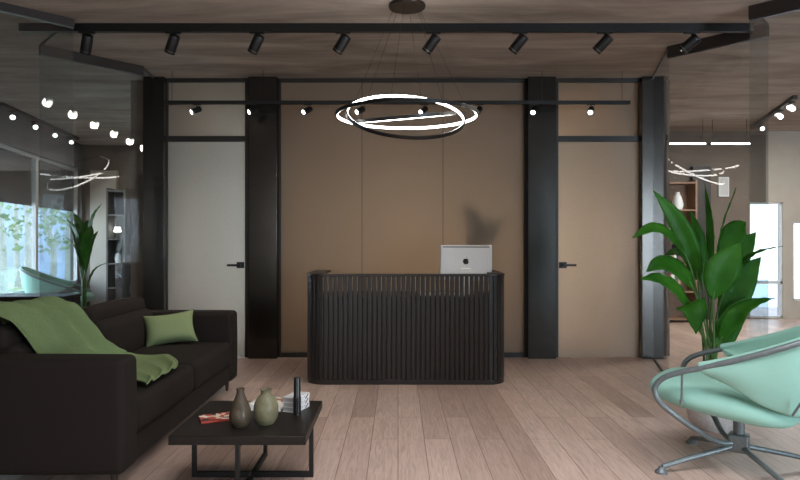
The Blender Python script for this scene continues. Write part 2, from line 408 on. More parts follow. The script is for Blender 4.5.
# --- west room: window wall (runs slightly outwards), sill, blinds, back wall
WA = Vector((-5.30, 7.6, 0)); WB = Vector((-6.056, 11.78, 0)); wd = (WB - WA); WL = wd.length; wt = wd.normalized(); wn = Vector((wt.y, -wt.x, 0))
wrot = math.atan2(wt.y, wt.x)
def wbox(b, u0, u1, z0, z1, d0, d1):
    q = [WA + wt * u0 + wn * d0, WA + wt * u1 + wn * d0, WA + wt * u1 + wn * d1, WA + wt * u0 + wn * d1]
    return b.prism([(p.x, p.y) for p in q], z0, z1)
wl = MB(); wbox(wl, 0, WL, 0, .50, -.1, .1); wbox(wl, 0, WL, 2.62, CEIL, -.1, .1); wbox(wl, WL - .18, WL, .5, 2.62, -.1, .1)
struct(wl.build('wall_window_left', 'grey_wall', smooth=False))
struct(MB().box(-5.5, -5.3, -3.6, 7.6, 0, CEIL).build('wall_left', 'grey_wall', smooth=False))
U1 = 2.14
for i, (u0, u1) in enumerate(((0, U1), (U1, WL - .18))):
    fr = MB(); e = .05
    wbox(fr, u0, u0 + e, .50, 2.62, -.03, .03); wbox(fr, u1 - e, u1, .50, 2.62, -.03, .03)
    wbox(fr, u0 + e, u1 - e, .50, .50 + e, -.03, .03); wbox(fr, u0 + e, u1 - e, 2.57, 2.62, -.03, .03)
    o = struct(fr.build('window_%d' % (i + 5), 'win_frame', smooth=False))
    gp = MB(); wbox(gp, u0 + e, u1 - e, .55, 2.57, -.004, .004); gp.build('glass_pane', 'glass', o, smooth=False)
    bl = MB(); k = 0; zt = 2.60; zb = 1.88
    while zt - .045 * k > zb:
        z = zt - .045 * k; wbox(bl, u0 + .01, u1 - .01, z - .046, z, -.075 - .004 * (k % 2), -.066 - .004 * (k % 2)); k += 1
    wbox(bl, u0 + .005, u1 - .005, 2.56, 2.64, -.10, -.06)
    tag(bl.build('window_blind', 'blind', smooth=False), ['dark slatted blind half lowered over the nearer left window', 'dark slatted blind half lowered over the left window beyond the mullion'][i], 'blind', 'dark blinds on the left windows')
struct(MB().box(-6.1, -2.9, 11.7, 11.85, 0, CEIL).build('wall_back_left', 'brown_wall', smooth=False))
struct(MB().box(X(90, 11.6), X(116, 11.6), 11.6, 11.7, 0, 2.6).build('trim_panel_left', 'beige_wall', smooth=False))

# --- east room back wall with a bright window
EY = 10.2
wall_with_hole('wall_back_right', 'brown_wall', 3.0, X(766, EY), EY, EY + .15, [(X(750, EY), X(766, EY), .02, 1.92)])
wall_with_hole('wall_back_far_right', 'beige_wall', X(766, EY), 8.5, EY, EY + .15, [(X(766, EY), X(783, EY), .02, 1.92), (X(793, EY), X(850, EY), .3, 1.6)])
fr = MB()
for (a, b, z0, z1) in ((X(749, EY), X(783, EY), .02, 1.92), (X(793, EY), X(850, EY), .3, 1.6)):
    fr.box(a, a + .03, EY + .02, EY + .08, z0, z1); fr.box(b - .03, b, EY + .02, EY + .08, z0, z1)
    fr.box(a, b, EY + .02, EY + .08, z1 - .03, z1); fr.box(a, b, EY + .02, EY + .08, z0, z0 + .03)
    if z1 > 1.8: fr.box(a, b, EY + .02, EY + .08, ZZ(284, EY), ZZ(281, EY))
struct(fr.build('window_7', 'win_frame', smooth=False))
struct(MB().box(X(693, EY - .1), X(711, EY - .1), EY - .1, EY, 0, 2.5).build('trim_dark_right', 'dark_wood', smooth=False))

# --- outside: terrace, mountains, trees beyond the left windows
M['terrace'] = mat('terrace_pale', (.85, .86, .86), .8, var=.03, scale=2)
M['meadow'] = mat('meadow', (.46, .52, .26), .95, var=.5, scale=1.3)
M['mountain'] = mat('mountain_rock', (.42, .48, .55), .95, var=.25, scale=.25)  # blue-grey of distance haze is put into the rock colour
M['trunk'] = mat('pale_trunk', (.55, .54, .50), .9, var=.2, scale=6)
M['crown'] = mat('tree_crown', (.28, .38, .20), .9, var=.4, scale=4)
struct(MB().box(-14, -6.3, 2, 22, -.3, -.15).build('terrain', 'meadow', smooth=False))
struct(MB().box(2.5, 14, 12.1, 22, -.3, -.1).build('path', 'terrace', smooth=False))
rows = []
for i in range(25):
    r_ = []
    for k in range(41):
        u = i / 24; x = -60 + 62 * k / 40; y = 30 + 34 * u
        ridge = 12 * math.exp(-((x + 31) / 9) ** 2) + 8 * math.exp(-((x + 47) / 8) ** 2) + 4 * math.exp(-((x + 15) / 8) ** 2)
        z = -1 + (ridge + 1.5 * math.sin(x * .9) * math.sin(y * .3)) * math.sin(min(1, u * 1.5) * math.pi / 2)
        r_.append((x, y, z))
    rows.append(r_)
struct(MB().grid(rows).build('mountains', 'mountain'))
def tree(i, x, y, h, label):
    t = thing('tree', label, 'tree', (x, y, -.2), group='trees outside the left windows')
    p = bez([(0, 0, 0), (.1 * random.uniform(-1, 1), 0, h * .4), (.25 * random.uniform(-1, 1), 0, h * .75), (0, 0, h)], 12)
    MB().tube(p, [.11 - .008 * k for k in range(len(p))], 8).build('trunk', 'trunk', t)
    c = MB()
    for k in range(90):
        a = random.uniform(0, 6.28); rr = random.uniform(.2, 1.1); z = h * random.uniform(.35, 1.05)
        q = Vector((rr * math.cos(a), rr * math.sin(a), z)); s_ = random.uniform(.06, .16)
        mt = Matrix.Translation(q) @ Matrix.Rotation(random.uniform(0, 3), 4, 'X') @ Matrix.Rotation(random.uniform(0, 3), 4, 'Y')
        c.add([mt @ Vector(v) * 1 for v in ((-s_, 0, 0), (0, -s_ * .6, .02), (s_, 0, 0), (0, s_ * .6, .02), (0, 0, -.04))], [(0, 1, 2, 3), (0, 1, 4), (1, 2, 4), (2, 3, 4), (3, 0, 4)])
    c.build('crown', 'crown', t)
for i, (px, Y, h) in enumerate(((4, 17, 4.0), (17, 19, 4.6), (27, 16, 3.6), (52, 18, 3.2), (68, 20, 3.4))):
    tree(i, X(px, Y), Y, h, ['pale-trunked thin tree at the outer edge of the nearer left window', 'pale-trunked tree in the middle of the nearer left window', 'pale-trunked small tree beside the white window mullion, on its near side',
        'low pale tree beyond the mullion, in front of the blue mountain', 'pale tree at the far end of the left windows'][i])

# ------------------------------------------------------------------ reception desk
DY = 5.56; DX0, DX1 = X(306.5, DY + .14), X(505, DY + .14); DZ = .995; DR = .17; DB = 6.30
desk = thing('reception_desk', 'dark slatted reception desk with rounded corners in front of the frosted wall', 'reception desk', ((DX0 + DX1) / 2, DY + .35, 0))
hw_ = (DX1 - DX0) / 2; yf = -.35; yb = DB - (DY + .35)
def u_path(inset, step):
    """points and outward normals along left wing, front, right wing"""
    pts = []
    x0 = -hw_ + inset; x1 = hw_ - inset; y0 = yf + inset; r_ = DR - inset
    segs = []
    def line(a, b, nrm):
        L_ = (Vector(b) - Vector(a)).length; k = max(1, round(L_ / step))
        for i in range(k): pts.append((Vector(a).lerp(Vector(b), (i + .5) / k), Vector(nrm)))
    def arc(c, a0, a1):
        L_ = abs(a1 - a0) * r_; k = max(2, round(L_ / step))
        for i in range(k):
            a = a0 + (a1 - a0) * (i + .5) / k; n_ = Vector((math.cos(a), math.sin(a))); pts.append((Vector(c) + n_ * r_, n_))
    line((x0, yb), (x0, y0 + r_), (-1, 0)); arc((x0 + r_, y0 + r_), math.pi, 1.5 * math.pi)
    line((x0 + r_, y0), (x1 - r_, y0), (0, -1)); arc((x1 - r_, y0 + r_), 1.5 * math.pi, 2 * math.pi)
    line((x1, y0 + r_), (x1, yb), (1, 0))
    return pts
def u_band(inset0, inset1, z0, z1):
    def outl(ins):
        x0 = -hw_ + ins; x1 = hw_ - ins; y0 = yf + ins; r_ = DR - ins; p = [(x0, yb)]
        for k in range(13): a = math.pi + math.pi / 2 * k / 12; p.append((x0 + r_ + r_ * math.cos(a), y0 + r_ + r_ * math.sin(a)))
        for k in range(13): a = 1.5 * math.pi + math.pi / 2 * k / 12; p.append((x1 - r_ + r_ * math.cos(a), y0 + r_ + r_ * math.sin(a)))
        p.append((x1, yb)); return p
    A = outl(inset0); B = outl(inset1); n = len(A); b = MB()
    vs = [(x, y, z0) for x, y in A] + [(x, y, z1) for x, y in A] + [(x, y, z0) for x, y in B] + [(x, y, z1) for x, y in B]
    fs = []
    for k in range(n - 1):
        fs += [(k, k + 1, n + k + 1, n + k), (2 * n + k, 3 * n + k, 3 * n + k + 1, 2 * n + k + 1), (n + k, n + k + 1, 3 * n + k + 1, 3 * n + k), (k, 2 * n + k, 2 * n + k + 1, k + 1)]
    fs += [(0, n, 3 * n, 2 * n), (n - 1, 3 * n - 1, 4 * n - 1, 2 * n - 1)]
    return b.add(vs, fs)
b = MB()
for p, n_ in u_path(.012, .0435):
    mt = Matrix.Translation((p.x, p.y, (.045 + DZ - .02) / 2)) @ Matrix.Rotation(math.atan2(n_.y, n_.x), 4, 'Z')
    b.xbox(mt, .013, .0352, DZ - .02 - .045)
b.build('slat_screen', 'desk', desk, bevel=.004)
u_band(.0195, .036, .04, .785).build('inner_panel', 'desk_inner', desk)
for s_ in (-1, 1):   # solid wings on both sides, up to the top
    xx = sorted((s_ * (hw_ - .034), s_ * (hw_ - .05)))
    MB().box(xx[0], xx[1], yf + .10, yb, .785, DZ - .02).build('wing_panel', 'desk_inner', desk)
u_band(0, .055, DZ - .022, DZ).build('top_rail', 'desk', desk, bevel=.003)
u_band(.006, .06, 0, .045).build('plinth', 'desk', desk, bevel=.003)
b = MB().box(-hw_ + .05, hw_ - .05, yf + .05, yb - .03, .755, .78); b.build('counter', 'dark_wood', desk, bevel=.003)
# small corner ledges on the wings
MB().box(-hw_ + .05, -hw_ + .16, yf + .18, yb, DZ - .018, DZ).build('wing_ledge', 'desk', desk, bevel=.003)
MB().box(hw_ - .13, hw_ - .05, yf + .18, yb, DZ - .018, DZ).build('wing_ledge', 'desk', desk, bevel=.003)

# computer on the desk
pc = thing('desktop_computer', 'silver all-in-one computer seen from behind, standing on the reception desk', 'computer', (at(466, 250, 6.02).x, 6.02, .78), R(-8))
b = MB().rbox((0, 0, 0), (.50, .022, .345), .010, 6, puff=(0, .0, 0)); 
mt = Matrix.Translation((0, -.02, .300)) @ Matrix.Rotation(R(-8), 4, 'X')
b2 = MB(); b2.v = [tuple(mt @ Vector(p)) for p in b.v]; b2.f = b.f
hs = b2.build('screen_housing', 'alu', pc)
bz = MB(); bz.xbox(mt @ Matrix.Translation((0, -.0055, .152)), .45, .014, .009); bz.build('top_bezel', 'black_metal', pc)
st = MB(); q = [(-.075, .06, 0), (.075, .06, 0), (.075, -.10, 0), (-.075, -.10, 0)]
st.box(-.075, .075, -.11, .07, 0, .006)
st.add([(-.06, -.10, .006), (.06, -.10, .006), (.05, -.055, .245), (-.05, -.055, .245), (-.06, -.09, .006), (.06, -.09, .006), (.05, -.028, .255), (-.05, -.028, .255)],
       [(0, 1, 2, 3), (4, 7, 6, 5), (0, 3, 7, 4), (1, 5, 6, 2), (3, 2, 6, 7), (0, 4, 5, 1)])
st.build('stand', 'white', pc, bevel=.002)
# bitten-fruit mark on the back
def circle_poly(cx, cz, r_, n=28): return [(cx + r_ * math.cos(2 * math.pi * k / n), cz + r_ * math.sin(2 * math.pi * k / n)) for k in range(n)]
ap = []
for k in range(60):
    a = 2 * math.pi * k / 60; x = math.cos(a); z = math.sin(a); r_ = .030
    dip = 1 - .20 * math.exp(-((a - math.pi / 2) / .33) ** 2) - .10 * math.exp(-((a - 1.5 * math.pi) / .22) ** 2)
    px_, pz_ = r_ * x * dip * .95, r_ * z * dip * 1.02
    d = math.hypot(px_ + .034, pz_ - .005)      # bite (seen from behind on the right of the mark)
    if d < .014: px_ = -.034 + (px_ + .034) * .014 / max(d, 1e-4)
    ap.append((-px_, pz_))
lg = MB(); n = len(ap)
lg.add([mt @ Vector((x, -.0125, z + .012)) for x, z in ap] + [mt @ Vector((x, -.0105, z + .012)) for x, z in ap], [tuple(range(n)), tuple(range(2 * n - 1, n - 1, -1))] + [(k, n + k, n + (k + 1) % n, (k + 1) % n) for k in range(n)])
lf = [(.002, .031), (.006, .042), (.014, .046), (.012, .036)]
lg.add([mt @ Vector((x, -.0125, z + .012)) for x, z in lf] + [mt @ Vector((x, -.0105, z + .012)) for x, z in lf], [(0, 1, 2, 3), (7, 6, 5, 4), (0, 4, 5, 1), (1, 5, 6, 2), (2, 6, 7, 3), (3, 7, 4, 0)])
lg.build('logo', 'logo', pc, smooth=False)
kb = thing('keyboard', 'white keyboard glimpsed between the slats of the reception desk', 'keyboard', (.41, 5.84, .78))
MB().rbox((0, 0, .009), (.44, .13, .018), .006, 4).build('keyboard_base', 'alu', kb)
b = MB()
for r_ in range(5):
    for k in range(14): b.box(-.21 + k * .03, -.184 + k * .03, -.058 + r_ * .024, -.038 + r_ * .024, .018, .023)
b.build('keys', 'white', kb, bevel=.001)

# ------------------------------------------------------------------ sofa
sf = thing('sofa', 'long dark brown fabric sofa along the left glass wall', 'sofa', (-1.875, 4.285, 0))
SX0, SX1 = -.475, .475; SY0, SY1 = -1.14, 1.14
MB().rbox((0, 0, .175), (.91, 1.92, .15), .02, 6).build('base', 'sofa', sf)
for s_ in (-1, 1):
    MB().rbox((0, s_ * 1.04, .395), (.95, .20, .59), .035, 8, puff=(.008, .010, .006)).build('armrest', 'sofa', sf)
MB().rbox((-.415, 0, .43), (.12, 1.90, .62), .04, 8).build('back_frame', 'sofa', sf)
for s_ in (-1, 1):
    MB().rbox((.085, s_ * .472, .345), (.775, .942, .20), .045, 10, puff=(.012, 0, .025)).build('seat_cushion', 'sofa', sf)
    mt = Matrix.Rotation(R(-9), 4, 'Y')
    MB().rbox((-.265, s_ * .472, .555), (.22, .940, .33), .06, 10, puff=(.03, 0, .02), mtx=mt).build('back_cushion', 'sofa', sf)
    MB().rbox((-.325, s_ * .472, .745), (.17, .940, .15), .055, 10, puff=(.02, 0, .015), mtx=Matrix.Rotation(R(-14), 4, 'Y')).build('headrest', 'sofa', sf)
for sx_ in (-.40, .40):
    for s_ in (-1.06, 1.06):
        MB().lathe([(.010, 0), (.014, .03), (.022, .105)], (sx_, s_, 0), 12).build('leg', 'dark_wood', sf)

# green cushion leaning in the far corner
pil = thing('cushion', 'plain green cushion leaning in the far corner of the brown sofa', 'cushion', (-1.84, 5.00, .455))
b = MB(); n = 22; front = []; back = []
W_, H_ = .41, .285
for i in range(n + 1):
    rf_ = []; rb_ = []
    for k in range(n + 1):
        u = -1 + 2 * k / n; v = -1 + 2 * i / n
        th = .085 * ((1 - u ** 4) * (1 - v ** 4)) ** .55
        pin = 1 - .13 * (1 - v * v) * abs(u) ** 3; pinv = 1 - .26 * (1 - u * u) * abs(v) ** 3
        x = u * W_ / 2 * pin; z = v * H_ / 2 * pinv
        rf_.append((x, -th, z)); rb_.append((x, th, z))
    front.append(rf_); back.append(rb_)
b.grid(front); b.grid(back)
mtp = Matrix.Translation((0, 0, .13)) @ Matrix.Rotation(R(-6), 4, 'Y') @ Matrix.Rotation(R(24), 4, 'Z') @ Matrix.Rotation(R(-22), 4, 'X')
b.v = [tuple(mtp @ Vector(p)) for p in b.v]
b.build('cover', 'green', pil)

# green throw: over the backrest, down to the seat and over its front part
b = MB(); prof = [(-2.36, .76), (-2.31, .845), (-2.22, .868), (-2.13, .835), (-2.07, .75), (-2.02, .65), (-1.97, .56), (-1.90, .495), (-1.80, .474), (-1.66, .480), (-1.55, .480), (-1.46, .472), (-1.42, .466)]
prof = [(p.x, p.z) for p in bez([(x, 0, z) for x, z in prof], 60)]
def lerp_tab(t, tab):
    for (t0, a), (t1, b_) in zip(tab, tab[1:]):
        if t <= t1: return a + (b_ - a) * (t - t0) / (t1 - t0)
    return tab[-1][1]
rows = []
for i, (x, z) in enumerate(prof):
    t = i / (len(prof) - 1); r_ = []
    y0 = lerp_tab(t, [(0, 3.20), (.5, 3.50), (.75, 3.62), (1, 3.50)]); y1 = lerp_tab(t, [(0, 3.88), (.5, 4.14), (.78, 4.36), (1, 3.98)])
    for k in range(49):
        u = k / 48; f = .060 * (1 - abs(math.sin(u * 9.0 + t * 1.6 + .5))) ** 1.3 + .012 * max(0, math.sin(u * 29 + t * 4)) + .004 * math.sin(u * 37 + 1.5 - t * 5)
        amp = 1.0 if t < .6 else max(.30, 1 - (t - .6) * 5)
        nx = .8 if .25 < t < .62 else .15
        r_.append((x + f * amp * nx, y0 + (y1 - y0) * u + .012 * math.sin(t * 9 + u * 3), z + .014 + (f + .007) * amp))
    rows.append(r_)
b.grid(rows)
tag(b.build('throw_blanket', 'throw', solid=.007), 'moss green throw draped over the near end of the sofa back and seat', 'blanket')

# ------------------------------------------------------------------ coffee table and what stands on it
ct = thing('coffee_table', 'low square dark coffee table on crossed metal frames before the sofa', 'coffee table', (-.797, 3.405, 0))
TZ = .33
MB().box(-.34, .34, -.34, .34, TZ - .045, TZ).build('tabletop', 'table_top', ct, bevel=.003)
def frame(rot):
    b = MB(); h = .333; s_ = .022
    b.box(-h, -h + .024, -s_ / 2, s_ / 2, 0, TZ - .045); b.box(h - .024, h, -s_ / 2, s_ / 2, 0, TZ - .045)
    b.box(-h + .024, h - .024, -s_ / 2, s_ / 2, 0, .03); b.box(-h + .024, h - .024, -s_ / 2, s_ / 2, TZ - .065, TZ - .045)
    if rot: b.v = [(-y, x, z) for x, y, z in b.v]; b.v = [(x, y, z + (.0 if True else 0)) for x, y, z in b.v]
    return b
frame(False).build('leg_frame', 'black_metal', ct, bevel=.002)
frame(True).build('leg_frame', 'black_metal', ct, bevel=.002)
def vase(name, label, m, loc, prof):
    p = [(v.x, v.z) for v in bez([(r_, 0, z) for r_, z in prof], 40)]
    inner = [(max(.004, r_ - .006), z) for r_, z in reversed(p) if z > .02]
    b = MB().lathe([(.001, 0)] + p + inner, (0, 0, 0), 40)
    o = b.build(name, m, loc=loc, ang=60); return tag(o, label, 'vase')
vase('vase', 'tall slim-necked brown vase, left of the two on the coffee table', 'tall_vase', (-.822, 3.235, TZ), [(.036, 0), (.052, .025), (.058, .055), (.048, .10), (.030, .145), (.020, .175), (.022, .196)])
vase('vase', 'round-bellied olive vase with a short neck on the coffee table', 'round_vase', (-.697, 3.275, TZ), [(.040, 0), (.058, .03), (.065, .07), (.060, .11), (.043, .143), (.028, .158), (.028, .172), (.031, .181)])
def cover_mat(name, cols, sc):
    m, n_, bs = new_mat(name); L = n_.links
    t = n_.nodes.new('ShaderNodeTexCoord'); v = n_.nodes.new('ShaderNodeTexVoronoi'); v.inputs['Scale'].default_value = sc
    L.new(t.outputs['Object'], v.inputs['Vector']); sp = n_.nodes.new('ShaderNodeSeparateColor'); L.new(v.outputs['Color'], sp.inputs[0])
    r_ = n_.nodes.new('ShaderNodeValToRGB'); r_.color_ramp.interpolation = 'CONSTANT'; L.new(sp.outputs[0], r_.inputs[0])
    r_.color_ramp.elements[0].color = cols[0]; r_.color_ramp.elements[0].position = 0
    r_.color_ramp.elements[1].color = cols[1]; r_.color_ramp.elements[1].position = 1 / len(cols)
    for k in range(2, len(cols)): e = r_.color_ramp.elements.new(k / len(cols)); e.color = cols[k]
    L.new(r_.outputs[0], bs.inputs['Base Color']); bs.inputs['Roughness'].default_value = .4
    return m
M['cover_red'] = cover_mat('magazine_cover', [srgb(170, 60, 45), srgb(225, 205, 180), srgb(190, 80, 60), srgb(235, 225, 210), srgb(80, 50, 45)], 42)
M['red_edge'] = mat('red_edge', srgb(178, 62, 48), .5)
M['cover_open'] = cover_mat('open_pages', [srgb(232, 228, 220), srgb(225, 220, 210), srgb(238, 234, 228), srgb(150, 110, 70), srgb(236, 232, 226), srgb(240, 236, 230)], 14)
mg = thing('magazine', 'small red and white magazine lying near the left edge of the coffee table', 'magazine', (-.985, 3.36, TZ), R(24))
MB().box(-.085, .085, -.06, .06, .0, .012).build('pages', 'red_edge', mg, bevel=.001)
MB().box(-.086, .086, -.061, .061, .012, .0145).build('cover', 'cover_red', mg)
om = thing('open_magazine', 'open white magazine lying behind the two vases on the coffee table', 'magazine', (-.775, 3.60, TZ), R(-8))
for s_ in (-1, 1):
    rows = []
    for i in range(13):
        t = i / 12; rows.append([(s_ * (.004 + .118 * t), -.085 + .17 * k, .010 + .034 * math.sin(min(1, t * 1.2) * math.pi) ** .8 * (1 - t * .3)) for k in (0, 1)])
    top = rows; bot = [[(x, y, .001) for x, y, z in r_] for r_ in rows]
    b = MB(); b.grid(top); b.grid(bot); b.grid([[r_[0] for r_ in top], [r_[0] for r_ in bot]]); b.grid([[r_[1] for r_ in top], [r_[1] for r_ in bot]]); b.grid([top[-1], bot[-1]])
    b.build('page_block', 'cover_open', om)
# stack of three small white books
M['spine_text'] = cover_mat('book_side', [srgb(226, 226, 226), srgb(232, 232, 232), srgb(40, 40, 40), srgb(228, 228, 228)], 90)
z = TZ
for k in range(3):
    lab = ['white hardback at the bottom of the small stack on the coffee table', 'middle white hardback of the small stack on the coffee table', 'topmost white hardback of the small stack on the coffee table'][k]
    bk = thing('book', lab, 'book', (-.585, 3.56, z), R(-20 + [0, 2, -1][k]), 'small white books stacked on the coffee table')
    MB().box(-.042, .040, -.072, .072, .0025, .0245).build('pages', 'paper', bk)
    c = MB().box(-.045, .045, -.075, .075, 0, .0025); c.box(-.045, .045, -.075, .075, .0245, .027); c.build('cover', 'white', bk)
    sp_ = MB().box(.040, .045, -.075, .075, .0025, .0245).build('spine', 'spine_text', bk); sp_['label'] = 'white spine with small black print'
    z += .0272
prof = [(.001, 0), (.023, 0)]
zz_ = 0
for k in range(7): prof += [(.023, .004 + k * .013), (.0205, .007 + k * .013), (.0205, .010 + k * .013), (.023, .013 + k * .013)]
prof += [(.0195, .100), (.0185, .20), (.0165, .205), (.001, .205)]
tag(MB().lathe(prof, (0, 0, 0), 28).build('candle_holder', 'candle', loc=(-.562, 3.455, TZ)), 'slim black ribbed candle holder in front of the white books', 'candle holder')

# ------------------------------------------------------------------ mint lounge chair
def make_chair(name, label, loc, rz, base_rot, group=None):
    c = thing(name, label, 'armchair', loc, rz, group)
    # seat: rounded, slightly tilted pad
    b = MB(); rows = []; nu = 56; nv = 18
    for i in range(nv + 1):
        ph = -math.pi / 2 + math.pi * i / nv; r_ = []
        for k in range(nu):
            a = 2 * math.pi * k / nu; ca, sa = math.cos(a), math.sin(a)
            e = .62; x = math.copysign(abs(ca) ** e, ca); y = math.copysign(abs(sa) ** e, sa)
            rad = abs(math.cos(ph)) ** .42; zz = math.copysign(abs(math.sin(ph)) ** .9, math.sin(ph))
            X_ = x * .378 * rad; Y_ = y * .315 * rad
            crown = .018 * (1 - (X_ / .385) ** 2) * (1 - (Y_ / .315) ** 2)
            r_.append((X_ - .078, Y_, zz * .078 + crown * (1 if zz > 0 else .3) + .408 - .12 * X_ + (.0 if X_ > -.2 else -.18 * (X_ + .2) ** 2 * 2)))
        rows.append(r_)
    b.grid(rows, True); b.build('seat', 'mint', c)
    # tube loop (local -x is the front)
    side = [(-.02, -.02, .152), (-.096, -.10, .166), (-.191, -.25, .263), (-.288, -.35, .361), (-.345, -.365, .416), (-.365, -.365, .481), (-.323, -.365, .541), (-.235, -.365, .585), (-.105, -.365, .629), (.095, -.365, .704), (.30, -.345, .790)]
    back = [(.44, -.25, .855), (.50, -.10, .885)]
    loop = side + back + [(x, -y, z) for x, y, z in reversed(back)] + [(x, -y, z) for x, y, z in reversed(side)]
    MB().tube(bez(loop, 120), .0155, 12).build('frame_tube', 'grey_tube', c)
    # back shell, wrapping round from arm to arm
    ft = [(-.15, -.345, .615), (.0, -.345, .672), (.12, -.34, .718), (.30, -.322, .795), (.43, -.235, .86), (.485, -.10, .89)]
    fb = [(-.12, -.335, .60), (.02, -.318, .53), (.14, -.295, .45), (.27, -.255, .405), (.34, -.17, .39), (.365, -.07, .385)]
    top = bez(ft + [(x, -y, z) for x, y, z in reversed(ft)], 66); bot = bez(fb + [(x, -y, z) for x, y, z in reversed(fb)], 66)
    rows = []
    for j in range(11):
        t = j / 10; r_ = []
        for p, q in zip(top, bot):
            v = p.lerp(q, t); out = Vector((v.x - .05, v.y, 0)); 
            if out.length > 1e-4: out.normalize()
            r_.append(v + out * .022 * math.sin(math.pi * t) + Vector((0, 0, .022 * (1 - t))))
        rows.append(r_)
    sh = MB().grid(rows).build('backrest', 'mint', c, solid=.036); 
    md = sh.modifiers.new('sub', 'SUBSURF'); md.levels = 1; md.render_levels = 2
    # struts between tube and seat
    for s_ in (-1, 1):
        b = MB().tube([(-.225, s_ * .362, .585), (-.232, s_ * .345, .425)], .006, 8); b.lathe([(.001, -.012), (.011, -.012), (.011, .012), (.001, .012)], (-.232, s_ * .345, .42), 10)
        b.build('strut', 'grey_tube', c)
        b = MB().tube([(.275, s_ * .30, .42), (.315, s_ * .335, .50)], .006, 8); 
        b.build('strut', 'grey_tube', c)
    b = MB().box(-.05, .05, -.045, .045, .105, .205); b.box(-.15, .16, -.10, .10, .36, .375); b.lathe([(.03, .20), (.03, .37)], (0, 0, 0), 16)
    b.build('swivel_hub', 'grey_tube', c, bevel=.008)
    for k in range(4):
        a = base_rot + k * math.pi / 2; d = Vector((math.cos(a), math.sin(a), 0))
        lg_ = MB().tube([d * .03 + Vector((0, 0, .135)), d * .30 + Vector((0, 0, .075)), d * .455 + Vector((0, 0, .036))], [.016, .0145, .0135], 12).build('leg', 'grey_tube', c)
        MB().lathe([(.001, 0), (.034, 0), (.034, .010), (.020, .022), (.014, .036), (.001, .038)], tuple(d * .462), 20).build('foot', 'grey_tube', lg_)
    return c
chair = make_chair('armchair', 'mint green lounge chair with grey tube arms on a four-star base, by the big plant', (1.93, 3.51, 0), R(-36), R(186 + 36))
ch2 = copy_tree(chair); ch2.location = (X(60, 9.2), 9.2, 0); ch2.rotation_euler = (0, 0, R(200)); ch2['label'] = 'mint green lounge chair beyond the left glass, in front of the window'

# ------------------------------------------------------------------ big plant
def leaf_mesh(mid, width, bs, nrm, droop=.12, fold=.25):
    """petiole and blade along the midrib; bs = fraction where the blade starts"""
    P = bez(mid, 34); n = len(P); b = MB(); k0 = int(bs * (n - 1))
    b.tube(P[:k0 + 3], [.0085 - .004 * i / (k0 + 3) for i in range(k0 + 3)], 7)
    rows = []
    nrm = Vector(nrm).normalized()
    for i in range(k0, n):
        t = (i - k0) / (n - 1 - k0)
        tg = (P[min(n - 1, i + 1)] - P[max(0, i - 1)]).normalized()
        sd = tg.cross(nrm); 
        if sd.length < 1e-4: sd = tg.orthogonal()
        sd.normalize(); up = sd.cross(tg)
        w_ = width * (math.sin(math.pi * min(1, t ** .78)) ** .95 * 1.02 + .02 * (1 - t)) if t < 1 else .0008
        r_ = []
        for s_ in (-1, -.66, -.33, 0, .33, .66, 1):
            r_.append(P[i] + sd * s_ * w_ + up * (fold * w_ * abs(s_) - droop * w_ * s_ * s_) + up * .004 * math.sin(t * 40 + s_ * 2) * abs(s_))
        rows.append(r_)
    g = MB().grid(rows)
    return b, g
M['leaf_two'] = None
def leaf_material(name, c1, c2):
    m, n_, bs = new_mat(name); L = n_.links
    t = n_.nodes.new('ShaderNodeTexCoord'); no = n_.nodes.new('ShaderNodeTexNoise'); no.inputs['Scale'].default_value = 4; no.inputs['Detail'].default_value = 4
    L.new(t.outputs['Object'], no.inputs['Vector'])
    r_ = n_.nodes.new('ShaderNodeValToRGB'); r_.color_ramp.elements[0].color = (*c1, 1); r_.color_ramp.elements[1].color = (*c2, 1)
    r_.color_ramp.elements[0].position = .3; r_.color_ramp.elements[1].position = .7
    L.new(no.outputs['Fac'], r_.inputs[0]); L.new(r_.outputs[0], bs.inputs['Base Color'])
    bs.inputs['Roughness'].default_value = .42; bs.inputs['Specular IOR Level'].default_value = .18
    tl = n_.nodes.new('ShaderNodeBsdfTranslucent'); L.new(r_.outputs[0], tl.inputs[0])
    mx = n_.nodes.new('ShaderNodeMixShader'); mx.inputs[0].default_value = .3
    L.new(bs.outputs[0], mx.inputs[1]); L.new(tl.outputs[0], mx.inputs[2]); L.new(mx.outputs[0], n_.nodes['Material Output'].inputs[0])
    return m
M['leaf'] = leaf_material('leaf_green', (.014, .092, .006), (.052, .21, .018))
M['leaf_pale'] = leaf_material('leaf_pale', (.08, .34, .05), (.14, .46, .08))
def plant(name, label, loc, specs, pot_prof, leafm='leaf', scale=1.0, pot_m='pot'):
    t = thing(name, label, 'plant', loc)
    MB().lathe(pot_prof, (0, 0, 0), 36).build('pot', pot_m, t, ang=50)
    r_ = max(p[0] for p in pot_prof[-6:]) - .03; zt = max(p[1] for p in pot_prof) - .03
    MB().lathe([(.001, zt - .02), (r_, zt - .02), (r_, zt), (.001, zt + .01)], (0, 0, 0), 24).build('soil', 'soil', t)
    for (mid, wd_, bs, nr) in specs:
        b, g = leaf_mesh(mid, wd_, bs, nr)
        s_ = b.build('leaf', 'stem', t)
        g.build('blade', leafm, s_, solid=.002)
    return t
PX, PY = 2.19, 4.30
def pl(px, py, dy=0.0):
    v = at(px, py, PY + dy); return (v.x - PX, v.y - PY, v.z)
base = lambda k: (.05 * math.cos(k * 2.4), .05 * math.sin(k * 2.4), .21)
specs = []
def lf_(k, pts, w_, bs, nr): specs.append(([base(k)] + [pl(*p) for p in pts], w_, bs, nr))
lf_(0, [(702, 310, 0), (695, 266, -.02), (677, 222, -.05), (653, 190, -.08)], .068, .42, (-.35, -1, .35))
